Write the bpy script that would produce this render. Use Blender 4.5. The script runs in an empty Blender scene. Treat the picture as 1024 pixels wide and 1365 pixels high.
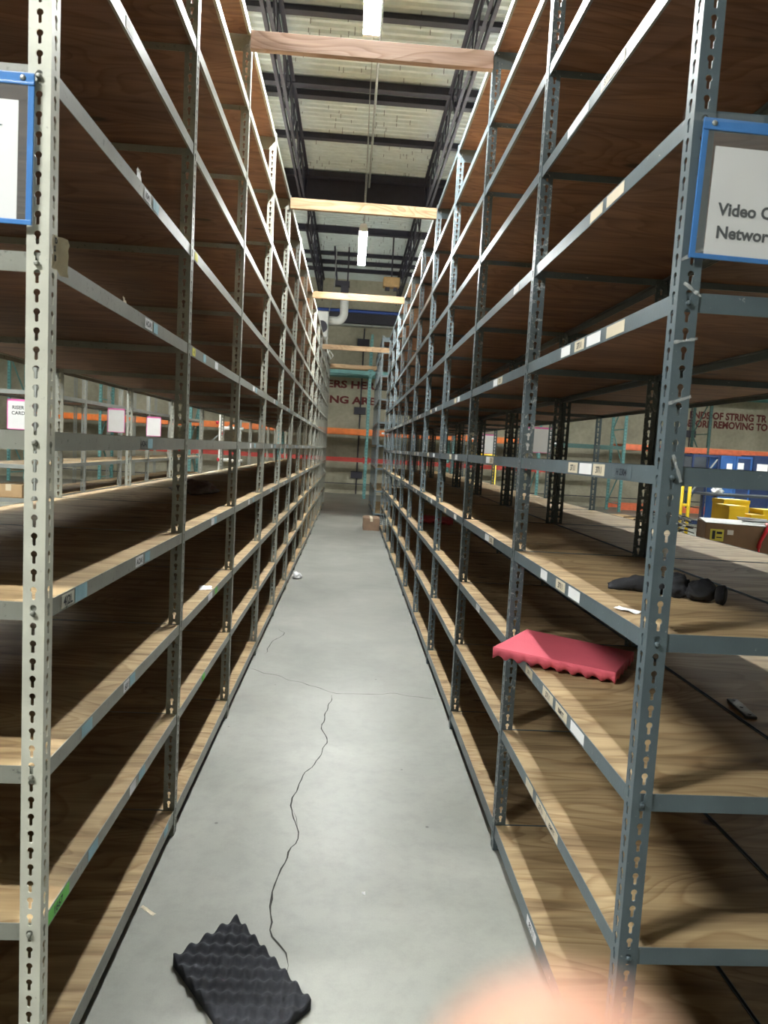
import bpy, bmesh, math, random
from mathutils import Vector, Matrix, noise
random.seed(7); noise.seed_set(3)
SC = bpy.context.scene
COL = SC.collection
PI = math.pi

# ------------------------------------------------------------------ helpers
class MB:
    """collects geometry and links it as ONE mesh object"""
    def __init__(s): s.v=[]; s.f=[]; s.m=[]
    def add(s, vs, fs, mi=0):
        o=len(s.v); s.v += [tuple(p) for p in vs]
        for f in fs: s.f.append(tuple(i+o for i in f)); s.m.append(mi)
    def box(s, a, b, mi=0):
        x0,y0,z0=[min(p,q) for p,q in zip(a,b)]; x1,y1,z1=[max(p,q) for p,q in zip(a,b)]
        s.add([(x0,y0,z0),(x1,y0,z0),(x1,y1,z0),(x0,y1,z0),(x0,y0,z1),(x1,y0,z1),(x1,y1,z1),(x0,y1,z1)],
              [(0,3,2,1),(4,5,6,7),(0,1,5,4),(1,2,6,5),(2,3,7,6),(3,0,4,7)], mi)
        return s
    def bbox(s, a, b, c=.003, mi=0):
        """box with chamfered edges"""
        x0,y0,z0=[min(p,q) for p,q in zip(a,b)]; x1,y1,z1=[max(p,q) for p,q in zip(a,b)]
        bm=bmesh.new(); bmesh.ops.create_cube(bm,size=1)
        for v in bm.verts:
            v.co=Vector(((x0+x1)/2+v.co.x*(x1-x0),(y0+y1)/2+v.co.y*(y1-y0),(z0+z1)/2+v.co.z*(z1-z0)))
        bmesh.ops.bevel(bm,geom=bm.edges[:],offset=c,segments=2,affect='EDGES',profile=.6)
        bm.verts.index_update()
        s.add([v.co[:] for v in bm.verts],[[v.index for v in f.verts] for f in bm.faces],mi); bm.free()
        return s
    def tube(s, pts, r, n=8, mi=0, cap=True):
        pts=[Vector(p) for p in pts]; rs=r if isinstance(r,(list,tuple)) else [r]*len(pts)
        rings=[]; up=None
        for i,p in enumerate(pts):
            t=(pts[min(i+1,len(pts)-1)]-pts[max(i-1,0)]).normalized()
            if up is None:
                up=Vector((0,0,1)) if abs(t.z)<.9 else Vector((1,0,0))
            a=t.cross(up).normalized(); b=a.cross(t).normalized(); up=b
            rings.append([p+(a*math.cos(2*PI*k/n)+b*math.sin(2*PI*k/n))*rs[i] for k in range(n)])
        vs=[q for R in rings for q in R]; fs=[]
        for i in range(len(pts)-1):
            for k in range(n):
                fs.append((i*n+k,i*n+(k+1)%n,(i+1)*n+(k+1)%n,(i+1)*n+k))
        if cap:
            fs.append(tuple(range(n-1,-1,-1))); fs.append(tuple((len(pts)-1)*n+k for k in range(n)))
        s.add(vs,fs,mi); return s
    def bar(s, p, q, w, h, mi=0):
        """rectangular bar from p to q, w sideways, h upward"""
        p=Vector(p); q=Vector(q); t=(q-p).normalized()
        up=Vector((0,0,1)) if abs(t.z)<.99 else Vector((0,1,0))
        a=t.cross(up).normalized()*w/2; b=a.cross(t).normalized()*h/2
        vs=[p-a-b,p+a-b,p+a+b,p-a+b,q-a-b,q+a-b,q+a+b,q-a+b]
        s.add(vs,[(0,3,2,1),(4,5,6,7),(0,1,5,4),(1,2,6,5),(2,3,7,6),(3,0,4,7)],mi); return s
    def prism(s, poly, o, ea, eb, ext, mi=0):
        """polygon in plane (ea,eb) at o extruded along ext"""
        o=Vector(o); ea=Vector(ea); eb=Vector(eb); ext=Vector(ext); n=len(poly)
        vs=[o+ea*a+eb*b for a,b in poly]; vs+= [p+ext for p in vs]
        fs=[tuple(range(n-1,-1,-1)),tuple(range(n,2*n))]+[(i,(i+1)%n,n+(i+1)%n,n+i) for i in range(n)]
        s.add(vs,fs,mi); return s
    def lathe(s, prof, o, n=20, mi=0):
        o=Vector(o); vs=[]; fs=[]
        for r,z in prof:
            vs += [(o.x+r*math.cos(2*PI*k/n),o.y+r*math.sin(2*PI*k/n),o.z+z) for k in range(n)]
        for i in range(len(prof)-1):
            for k in range(n): fs.append((i*n+k,i*n+(k+1)%n,(i+1)*n+(k+1)%n,(i+1)*n+k))
        fs.append(tuple(range(n-1,-1,-1))); fs.append(tuple((len(prof)-1)*n+k for k in range(n)))
        s.add(vs,fs,mi); return s
    def text(s, t, size, o, right, up, mi=0, bold=0.0, extrude=0.0):
        vs,fs=text_geo(t,size,bold)
        o=Vector(o); right=Vector(right); up=Vector(up); nrm=right.cross(up)
        s.add([o+right*x+up*y for x,y in vs],fs,mi); return s
    def mesh(s, name, mats, smooth=False):
        me=bpy.data.meshes.new(name); me.from_pydata(s.v,[],s.f)
        for m in (mats if isinstance(mats,(list,tuple)) else [mats]): me.materials.append(m)
        me.polygons.foreach_set('material_index',s.m)
        me.polygons.foreach_set('use_smooth',[smooth]*len(s.f))
        bm=bmesh.new(); bm.from_mesh(me); bmesh.ops.recalc_face_normals(bm,faces=bm.faces[:]); bm.to_mesh(me); bm.free()
        me.update(); return me
    def build(s, name, mats, parent=None, smooth=False, loc=(0,0,0)):
        return link(name, s.mesh(name,mats,smooth), parent, loc)

_TC={}
def text_geo(t,size,bold):
    k=(t,size,bold)
    if k not in _TC:
        cu=bpy.data.curves.new('lettering','FONT'); cu.body=t; cu.size=size; cu.offset=bold; cu.resolution_u=3
        ob=bpy.data.objects.new('lettering_source',cu)
        me=bpy.data.meshes.new_from_object(ob)
        _TC[k]=([(v.co.x,v.co.y) for v in me.vertices],[tuple(p.vertices) for p in me.polygons])
        bpy.data.objects.remove(ob); bpy.data.curves.remove(cu); bpy.data.meshes.remove(me)
    return _TC[k]

def link(name, me, parent=None, loc=(0,0,0)):
    o=bpy.data.objects.new(name,me); COL.objects.link(o); o.location=loc
    if parent is not None: o.parent=parent
    return o
def tag(o,label,cat,group=None,kind=None):
    o['label']=label; o['category']=cat
    if group: o['group']=group
    if kind: o['kind']=kind
    return o
def thing(name,label,cat,loc=(0,0,0),rz=0,group=None):
    o=bpy.data.objects.new(name,None); COL.objects.link(o); o.location=loc; o.rotation_euler=(0,0,rz)
    o.empty_display_size=.1
    return tag(o,label,cat,group)
def struct(name,mb,mats,parent=None,smooth=False):
    o=mb.build(name,mats,parent,smooth); o['kind']='structure'; return o

# ------------------------------------------------------------------ materials
def base(name,color=(.5,.5,.5),rough=.5,metal=0,spec=.5):
    m=bpy.data.materials.new(name); m.use_nodes=True; nt=m.node_tree
    b=nt.nodes['Principled BSDF']; b.inputs['Base Color'].default_value=(*color,1)
    b.inputs['Roughness'].default_value=rough; b.inputs['Metallic'].default_value=metal
    b.inputs['Specular IOR Level'].default_value=spec
    return m,nt,b
def nd(nt,typ,**kw):
    n=nt.nodes.new(typ)
    for k,v in kw.items():
        if k in n.inputs: n.inputs[k].default_value=v
        else: setattr(n,k,v)
    return n
def coords(nt,scale=(1,1,1),rand=True,space='Object'):
    tc=nd(nt,'ShaderNodeTexCoord'); mp=nd(nt,'ShaderNodeMapping'); mp.inputs['Scale'].default_value=scale
    src=tc.outputs[space]
    if rand:
        oi=nd(nt,'ShaderNodeObjectInfo'); ad=nd(nt,'ShaderNodeVectorMath',operation='ADD')
        sc=nd(nt,'ShaderNodeVectorMath',operation='SCALE'); cb=nd(nt,'ShaderNodeCombineXYZ')
        for i in range(3): nt.links.new(oi.outputs['Random'],cb.inputs[i])
        nt.links.new(cb.outputs[0],sc.inputs[0]); sc.inputs['Scale'].default_value=37.3
        nt.links.new(src,ad.inputs[0]); nt.links.new(sc.outputs[0],ad.inputs[1]); src=ad.outputs[0]
    nt.links.new(src,mp.inputs[0]); return mp.outputs[0]
def ramp(nt,fac,stops):
    r=nd(nt,'ShaderNodeValToRGB'); e=r.color_ramp.elements
    while len(e)<len(stops): e.new(.5)
    for el,(p,c) in zip(e,stops): el.position=p; el.color=(*c,1)
    nt.links.new(fac,r.inputs[0]); return r.outputs[0]
def mix(nt,fac,a,b,typ='MIX'):
    n=nd(nt,'ShaderNodeMix',data_type='RGBA',blend_type=typ)
    for s,x in ((n.inputs[0],fac),(n.inputs[6],a),(n.inputs[7],b)):
        if hasattr(x,'links'): nt.links.new(x,s)
        elif isinstance(x,(int,float)): s.default_value=x
        else: s.default_value=(*x,1)
    return n.outputs[2]
def bump(nt,b,h,strength,dist=.01):
    n=nd(nt,'ShaderNodeBump'); n.inputs['Strength'].default_value=strength; n.inputs['Distance'].default_value=dist
    nt.links.new(h,n.inputs['Height']); nt.links.new(n.outputs[0],b.inputs['Normal'])
def paint(name,color,rough=.4,wear=.0,wearcol=(.6,.6,.58),var=.12,bmp=.15,metal=0):
    m,nt,b=base(name,color,rough,metal)
    co=coords(nt,(1,1,1))
    n=nd(nt,'ShaderNodeTexNoise',Scale=9.0,Detail=5.0); nt.links.new(co,n.inputs[0])
    dk=tuple(c*(1-var) for c in color); lt=tuple(min(1,c*(1+var)) for c in color)
    c=ramp(nt,n.outputs[0],[(.3,dk),(.7,lt)])
    if wear>0:
        w=nd(nt,'ShaderNodeTexNoise',Scale=55.0,Detail=6.0,Roughness=.7); nt.links.new(co,w.inputs[0])
        f=ramp(nt,w.outputs[0],[(.66-wear*.2,(0,0,0)),(.72-wear*.15,(1,1,1))])
        c=mix(nt,f,c,wearcol)
    nt.links.new(c,b.inputs['Base Color'])
    g=nd(nt,'ShaderNodeTexNoise',Scale=160.0,Detail=2.0); nt.links.new(co,g.inputs[0])
    bump(nt,b,g.outputs[0],bmp,.002)
    return m
def plywood(name,dark,light,knot,rough=.65,nk=True):
    m,nt,b=base(name,light,rough,0,.3)
    co=coords(nt,(1,1,1))
    mp=nd(nt,'ShaderNodeMapping'); mp.inputs['Scale'].default_value=(.9,7.5,7.5); nt.links.new(co,mp.inputs[0])
    n1=nd(nt,'ShaderNodeTexNoise',Scale=1.6,Detail=3.0,Distortion=1.2); nt.links.new(mp.outputs[0],n1.inputs[0])
    # flat sawn figure : contour lines of a stretched noise field
    mp3=nd(nt,'ShaderNodeMapping'); mp3.inputs['Scale'].default_value=(1.1,3.6,3.6); nt.links.new(co,mp3.inputs[0])
    n3=nd(nt,'ShaderNodeTexNoise',Scale=1.0,Detail=1.5,Distortion=.6); nt.links.new(mp3.outputs[0],n3.inputs[0])
    mul=nd(nt,'ShaderNodeMath',operation='MULTIPLY'); nt.links.new(n3.outputs[0],mul.inputs[0]); mul.inputs[1].default_value=17.
    fr=nd(nt,'ShaderNodeMath',operation='FRACT'); nt.links.new(mul.outputs[0],fr.inputs[0])
    mp2=nd(nt,'ShaderNodeMapping'); mp2.inputs['Scale'].default_value=(4,150,150); nt.links.new(co,mp2.inputs[0])
    n2=nd(nt,'ShaderNodeTexNoise',Scale=1.0,Detail=2.0); nt.links.new(mp2.outputs[0],n2.inputs[0])
    c=ramp(nt,n1.outputs[0],[(.28,dark),(.62,light)])
    fig=ramp(nt,fr.outputs[0],[(0,(1,1,1)),(.55,(.93,.91,.88)),(.88,(.66,.58,.5)),(1,(1,1,1))])
    c=mix(nt,.85,c,fig,'MULTIPLY')
    fib=ramp(nt,n2.outputs[0],[(.3,(.82,.8,.78)),(.65,(1,1,1))]); c=mix(nt,.8,c,fib,'MULTIPLY')
    if nk:
        mk=nd(nt,'ShaderNodeMapping'); mk.inputs['Scale'].default_value=(2.3,5.2,.0); nt.links.new(co,mk.inputs[0])
        vo=nd(nt,'ShaderNodeTexVoronoi',Scale=1.0); nt.links.new(mk.outputs[0],vo.inputs[0])
        d=ramp(nt,vo.outputs['Distance'],[(.07,(1,1,1)),(.13,(0,0,0))])
        sep=nd(nt,'ShaderNodeSeparateColor'); nt.links.new(vo.outputs['Color'],sep.inputs[0])
        g=nd(nt,'ShaderNodeMath',operation='GREATER_THAN'); nt.links.new(sep.outputs[0],g.inputs[0]); g.inputs[1].default_value=.60
        f=nd(nt,'ShaderNodeMath',operation='MULTIPLY'); nt.links.new(d,f.inputs[0]); nt.links.new(g.outputs[0],f.inputs[1])
        c=mix(nt,f.outputs[0],c,knot)
    nt.links.new(c,b.inputs['Base Color']); bump(nt,b,n2.outputs[0],.2,.002)
    return m
def emis(name,color,strength):
    m,nt,b=base(name,(.9,.9,.9),.4)
    b.inputs['Emission Color'].default_value=(*color,1); b.inputs['Emission Strength'].default_value=strength
    return m

M={}
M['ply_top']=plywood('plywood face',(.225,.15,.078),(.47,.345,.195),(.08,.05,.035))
M['ply_under_shaded']=plywood('shaded plywood back',(.115,.060,.046),(.21,.116,.078),(.03,.018,.014))  # redder back veneer; shade beneath the shelves is put into its colour
M['ply_edge']=paint('plywood edge',(.42,.30,.18),.7,0,var=.25)
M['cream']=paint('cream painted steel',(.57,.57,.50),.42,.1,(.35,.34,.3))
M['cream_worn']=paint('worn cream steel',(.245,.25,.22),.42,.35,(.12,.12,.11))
M['slate']=paint('blue grey painted steel',(.095,.126,.145),.36,.05,(.45,.46,.45))
M['slate_worn']=paint('worn blue grey steel',(.10,.13,.148),.34,.5,(.38,.40,.40))
M['dark_steel']=paint('dark grey steel',(.05,.056,.066),.45,.05)
M['galv']=paint('galvanised steel',(.35,.37,.36),.4,.1,(.2,.2,.2),metal=.3)
M['truss']=paint('dark primer steel',(.035,.033,.05),.55,0)
M['deck']=paint('white roof deck',(.64,.71,.71),.55,0,var=.06,bmp=.05)
M['lumber']=plywood('pine lumber',(.36,.24,.14),(.50,.35,.215),(.16,.08,.04),.6)
M['lumber_old']=plywood('weathered pine lumber',(.27,.18,.14),(.36,.25,.20),(.09,.055,.04),.6)
M['white_paint']=paint('white enamel',(.8,.8,.78),.35,0,var=.04)
M['tube']=emis('lit fluorescent tube',(.97,1.,.97),220.)
M['tube_warm']=emis('lit older fluorescent tube',(.98,1.,.93),105.)
M['tube_mid']=emis('lit fluorescent tube of the cross aisle',(.98,1.,.95),270.)
M['paper']=paint('white paper',(.78,.78,.80),.7,0,var=.03,bmp=.05)
M['paper_tan']=paint('tan paper label',(.66,.58,.44),.7,0,var=.05,bmp=.05)
M['blue_vinyl']=paint('blue vinyl binding',(.07,.22,.55),.25,0,var=.1)
M['pink_vinyl']=paint('pink binding',(.75,.16,.45),.35,0,var=.05)
M['ink']=paint('black ink',(.015,.02,.03),.6,0,var=.02)
M['label_blue']=paint('pale blue label',(.28,.47,.55),.6,0,var=.1)
M['label_green']=paint('green label',(.18,.62,.12),.6,0,var=.1)
M['label_yellow']=paint('yellow label',(.7,.66,.12),.6,0,var=.1)
M['tape']=paint('clear tape',(.55,.55,.52),.2,.2,(.8,.8,.78))
M['foam_black']=paint('charcoal foam',(.022,.023,.030),.9,0,bmp=.6)
M['foam_pink']=paint('pink foam',(.62,.10,.14),.85,0,var=.06,bmp=.4)
M['cloth']=paint('black cloth',(.018,.019,.024),.9,0,bmp=.5)
M['teal']=paint('teal rack paint',(.13,.33,.33),.45,.1)
M['teal_dark']=paint('dark green rack paint',(.045,.11,.10),.5,.05)
M['orange']=paint('orange beam paint',(.85,.20,.035),.45,.03,(.4,.2,.1))
M['coral']=paint('coral beam paint',(.82,.19,.09),.45,.03,(.4,.2,.1))
M['red']=paint('red beam paint',(.42,.035,.025),.5,.03,(.25,.1,.1))
M['blue']=paint('blue cabinet paint',(.03,.10,.30),.4,.05)
M['navy']=paint('navy cabinet paint',(.015,.03,.09),.45,.05)
M['yellow']=paint('yellow plastic',(.80,.56,.02),.5,0,var=.08)
M['carton']=paint('brown cardboard',(.22,.14,.09),.8,0,var=.12)
M['carton_tan']=paint('tan cardboard',(.50,.34,.19),.8,0,var=.1)
M['ribbon']=paint('red strap',(.6,.02,.04),.4,0)
M['wall_letters']=paint('faded maroon wall paint',(.13,.022,.022),.8,.2,(.30,.24,.18))
M['duct_white']=paint('white duct wrap',(.72,.73,.72),.5,0,var=.06)
M['cable']=paint('cable jacket',(.05,.055,.06),.5,.2,(.5,.5,.5))
M['bluepipe']=paint('blue pipe',(.03,.08,.35),.4,0)
M['tan_box']=paint('tan box',(.42,.27,.12),.7,0)
M['plastic_brown']=paint('dull brown film',(.16,.12,.10),.4,0)
M['crack']=paint('floor crack',(.035,.033,.03),.9,0)
M['joint']=paint('floor joint filler',(.12,.12,.115),.8,0)

# concrete floor
def concrete_floor():
    m,nt,b=base('polished concrete',(.3,.31,.29),.4)
    co=coords(nt,(1,1,1),False)
    n1=nd(nt,'ShaderNodeTexNoise',Scale=1.1,Detail=7.0,Roughness=.62,Distortion=.4); nt.links.new(co,n1.inputs[0])
    n2=nd(nt,'ShaderNodeTexNoise',Scale=14.0,Detail=6.0,Roughness=.7); nt.links.new(co,n2.inputs[0])
    n3=nd(nt,'ShaderNodeTexNoise',Scale=240.0,Detail=2.0); nt.links.new(co,n3.inputs[0])
    c=ramp(nt,n1.outputs[0],[(.3,(.235,.238,.215)),(.55,(.31,.31,.282)),(.75,(.385,.38,.345))])
    c2=ramp(nt,n2.outputs[0],[(.32,(.76,.77,.77)),(.55,(1,1,1))]); c=mix(nt,.55,c,c2,'MULTIPLY')
    c3=ramp(nt,n3.outputs[0],[(.3,(.85,.85,.85)),(.6,(1,1,1))]); c=mix(nt,.35,c,c3,'MULTIPLY')
    vo=nd(nt,'ShaderNodeTexVoronoi',Scale=3.3,Randomness=1.0); nt.links.new(co,vo.inputs[0])
    sp=ramp(nt,vo.outputs['Distance'],[(.018,(1,1,1)),(.03,(0,0,0))]); c=mix(nt,sp,c,(.12,.12,.11))
    nt.links.new(c,b.inputs['Base Color'])
    r=nd(nt,'ShaderNodeMapRange'); nt.links.new(n2.outputs[0],r.inputs[0]); r.inputs[3].default_value=.27; r.inputs[4].default_value=.56
    nt.links.new(r.outputs[0],b.inputs['Roughness']); bump(nt,b,n2.outputs[0],.06,.004)
    return m
def concrete_wall():
    m,nt,b=base('tilt-up concrete',(.4,.37,.29),.85)
    co=coords(nt,(1,1,1),False)
    n1=nd(nt,'ShaderNodeTexNoise',Scale=.9,Detail=8.0,Roughness=.65,Distortion=.6); nt.links.new(co,n1.inputs[0])
    n2=nd(nt,'ShaderNodeTexNoise',Scale=9.0,Detail=6.0); nt.links.new(co,n2.inputs[0])
    c=ramp(nt,n1.outputs[0],[(.3,(.30,.285,.215)),(.55,(.42,.395,.305)),(.75,(.50,.47,.37))])
    c2=ramp(nt,n2.outputs[0],[(.3,(.8,.8,.78)),(.6,(1,1,1))]); c=mix(nt,.6,c,c2,'MULTIPLY')
    nt.links.new(c,b.inputs['Base Color']); bump(nt,b,n2.outputs[0],.1,.01); return m
M['floor']=concrete_floor(); M['wall']=concrete_wall()
def clear_vinyl():
    m,nt,b=base('clear vinyl',(.85,.87,.87),.12)
    b.inputs['Transmission Weight'].default_value=0; b.inputs['Alpha'].default_value=.07
    return m
M['vinyl']=clear_vinyl()
M['clear_tape']=clear_vinyl(); M['clear_tape'].node_tree.nodes['Principled BSDF'].inputs['Alpha'].default_value=.25
def skin_mat():
    m,nt,b=base('skin',(.78,.42,.30),.5)
    b.inputs['Subsurface Weight'].default_value=.15; b.inputs['Subsurface Radius'].default_value=(.008,.003,.0015)
    b.inputs['Subsurface Scale'].default_value=1.0
    co=coords(nt,(1,1,1),False); n=nd(nt,'ShaderNodeTexNoise',Scale=120.0,Detail=3.0); nt.links.new(co,n.inputs[0])
    nt.links.new(ramp(nt,n.outputs[0],[(.3,(.58,.30,.215)),(.7,(.66,.36,.26))]),b.inputs['Base Color']); return m
M['skin']=skin_mat()
M['nail']=paint('finger nail',(.80,.50,.42),.25,0,var=.03,bmp=0)

# ------------------------------------------------------------------ camera
H=1.57712; F=933.885; ROLL,PITCH,YAW=.05564,-.0886,.05323
fw=Vector((math.sin(YAW)*math.cos(PITCH),math.cos(YAW)*math.cos(PITCH),math.sin(PITCH)))
r0=Vector((math.cos(YAW),-math.sin(YAW),0)); u0=r0.cross(fw)
rr=r0*math.cos(ROLL)+u0*math.sin(ROLL); uu=-r0*math.sin(ROLL)+u0*math.cos(ROLL)
cam=bpy.data.cameras.new('camera'); co=bpy.data.objects.new('camera',cam); COL.objects.link(co)
co.matrix_world=Matrix(((rr.x,uu.x,-fw.x,0),(rr.y,uu.y,-fw.y,0),(rr.z,uu.z,-fw.z,H),(0,0,0,1)))
cam.sensor_fit='VERTICAL'; cam.sensor_height=24; cam.sensor_width=18; cam.lens=24*F/1365
cam.clip_start=.004; cam.clip_end=200
cam.dof.use_dof=True; cam.dof.focus_distance=3.0; cam.dof.aperture_fstop=cam.lens/3.8
SC.camera=co
def camspace(x,y,z): return Vector((0,0,H))+rr*x+uu*y+fw*z     # z forward

# ------------------------------------------------------------------ room shell
X0,X1,Y0,Y1,ZC=-14.,18.,-7.,24.2,7.2
fl=MB(); fl.box((X0,Y0,-.15),(X1,Y1,0)); floor=struct('floor',fl,M['floor'])
def ribbon(pts,w,z,mb,jit=.0):
    P=[]
    for (a,b) in zip(pts[:-1],pts[1:]):
        n=max(2,int(math.dist(a,b)/.035))
        for i in range(n):
            t=i/n; x=a[0]+(b[0]-a[0])*t; y=a[1]+(b[1]-a[1])*t
            if jit: 
                q=noise.noise_vector(Vector((x*9,y*9,3.1))); x+=q.x*jit; y+=q.y*jit
            P.append((x,y))
    P.append(pts[-1]); vs=[]; fs=[]
    for i,p in enumerate(P):
        a=P[max(0,i-1)]; b=P[min(len(P)-1,i+1)]; t=Vector((b[0]-a[0],b[1]-a[1])).normalized()
        ww=w*(.45+.9*abs(noise.noise(Vector((p[0]*14,p[1]*14,0)))))*(1 if 1<i<len(P)-2 else .3) if jit else w
        nx,ny=-t.y*ww/2,t.x*ww/2
        vs+=[(p[0]-nx,p[1]-ny,z),(p[0]+nx,p[1]+ny,z)]
        if i: fs.append((2*i-2,2*i-1,2*i+1,2*i))
    mb.add(vs,fs)
c=MB()
ribbon([(-.641,4.845),(-.387,4.664),(-.151,4.51),(0,4.385),(.34,4.421),(.676,4.36)],.006,.0006,c,.03)
ribbon([(-.032,4.35),(-.085,3.885),(-.039,3.633),(-.141,3.239),(-.188,2.954),(-.133,2.747),(-.175,2.489),(-.197,2.356),(-.185,2.163),(-.122,2.062),(-.11,1.96)],.0085,.0008,c,.022)
ribbon([(-.188,2.954),(-.15,2.86),(-.133,2.747)],.004,.0007,c,.02)
ribbon([(-.566,5.18),(-.549,5.53),(-.459,5.724),(-.529,5.931)],.007,.0006,c,.03)
struct('crack',c,M['crack'],floor)
j=MB(); ribbon([(-10,17.4),(15,17.4)],.03,.0007,j); ribbon([(-10,11.3),(15,11.3)],.008,.0005,j); ribbon([(-10,20.2),(15,20.2)],.012,.0005,j)
struct('control_joint',j,M['joint'],floor)

w=MB(); w.box((X0-.2,Y1,0),(X1+.2,Y1+.25,ZC+.6)); wall_back=struct('wall_back',w,M['wall'])
w=MB(); w.box((X0-.25,Y0,0),(X0,Y1,ZC+.6)); struct('wall_left',w,M['wall'])
w=MB(); w.box((X1,Y0,0),(X1+.25,Y1,ZC+.6)); struct('wall_right',w,M['wall'])
w=MB(); w.box((X0-.2,Y0-.25,0),(X1+.2,Y0,ZC+.6)); struct('wall_front',w,M['wall'])
# recessed reveal along the wall foot and ledger at its head
w=MB(); w.box((X0,Y1-.012,.33),(X1,Y1,.36)); struct('reveal',w,M['truss'],wall_back)
w=MB(); w.box((X0,Y1-.16,5.75),(X1,Y1,6.2)); w.box((X0,Y1-.3,5.64),(X1,Y1,5.70),1); struct('trim_1',w,[M['truss'],M['galv']])
# painted warning on the back wall
lt=MB()
for t,x,z,wd in (('ERS HERE',-.90,3.60,1.85),('ING AREA',-.90,3.08,2.0),('ENDS OF STRING TR',11.80,3.28,2.80),('BEFORE REMOVING TO',11.60,2.98,3.05)):
    vs,fs=text_geo(t,.30,.012); mx=max(v[0] for v in vs)
    lt.add([(x+v[0]/mx*wd,Y1-.006,z+v[1]*1.12) for v in vs],fs)
struct('lettering',lt,M['wall_letters'],wall_back)

# roof deck: ribs run across the aisle
d=MB(); prof=[]; p=.152; y=Y0
while y<Y1:
    prof+=[(y,0),(y+p*.35,0),(y+p*.5,.038),(y+p*.85,.038)]; y+=p
vs=[(x,yy,ZC+zz) for yy,zz in prof for x in (X0,X1)]
d.add(vs,[(2*i,2*i+1,2*i+3,2*i+2) for i in range(len(prof)-1)])
ceiling=struct('ceiling',d,M['deck'])
s=MB()
for i in range(420):
    x=random.uniform(-1.4,1.6); yy=random.uniform(6.5,23)
    s.box((x-.004,yy-.004,ZC-random.uniform(.03,.08)),(x+.004,yy+.004,ZC+.03))
struct('screw_tips',s,M['truss'],ceiling)

# girder and purlins
def ibeam(mb,x0,x1,y,z0,z1,w,t=.02):
    mb.box((x0,y-w/2,z0),(x1,y+w/2,z0+t)); mb.box((x0,y-w/2,z1-t),(x1,y+w/2,z1)); mb.box((x0,y-t/2,z0+t),(x1,y+t/2,z1-t))
g=MB(); ibeam(g,X0,X1,15.3,6.55,7.16,.30); tag(g.build('steel_girder',M['truss']),'deep black steel girder crossing under the roof beyond the second wooden brace','girder')['kind']='structure'
for i,(y,hh,ww) in enumerate([(9.6,.08,.06),(11.35,.12,.07),(11.74,.10,.07),(13.25,.10,.06),(15.0,.12,.06),(18.55,.15,.08),(20.9,.09,.06),(21.8,.10,.07),(22.7,.10,.07)]):
    q=MB(); q.box((-9,y-ww/2,7.19-hh),(12,y+ww/2,7.19)); q.box((-9,y-ww,7.185-hh),(12,y+ww,7.20-hh))
    o=q.build('purlin',M['truss']); o['kind']='structure'; o['label']='dark steel purlin under the white roof deck'; o['group']='roof purlins'
# open web trusses along the aisle
def truss(x,y0,y1,label):
    t=thing('roof_truss',label,'truss',(x,y0,6.38),0,'open web roof trusses'); L=y1-y0
    a=MB(); a.box((-.065,0,.70),(-.012,L,.708)); a.box((.012,0,.70),(.065,L,.708)); a.box((-.018,0,.645),(-.012,L,.70)); a.box((.012,0,.645),(.018,L,.70)); a.build('top_chord',M['truss'],t)
    a=MB(); a.box((-.06,.4,0),(-.012,L-.4,.008)); a.box((.012,.4,0),(.06,L-.4,.008)); a.box((-.018,.4,0),(-.012,L-.4,.055)); a.box((.012,.4,0),(.018,L-.4,.055)); a.build('bottom_chord',M['truss'],t)
    n=int(L/.62); a=MB()
    for i in range(n):
        p0=(0,L*i/n,.03 if i%2 else .68); p1=(0,L*(i+1)/n,.68 if i%2 else .03); a.bar(p0,p1,.024,.024)
        if i%2==0: a.bar((0,L*(i+1)/n,.03),(0,L*(i+1)/n,.68),.02,.02)
    a.build('web',M['truss'],t)
truss(-1.18,-1.5,15.13,'left open web truss over the aisle, nearer side of the deep girder')
truss(1.30,-1.5,15.13,'right open web truss over the aisle, nearer side of the deep girder')
truss(-1.18,15.47,24.0,'left open web truss over the aisle, beyond the deep girder')
truss(1.30,15.47,24.0,'right open web truss over the aisle, beyond the deep girder')

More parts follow.
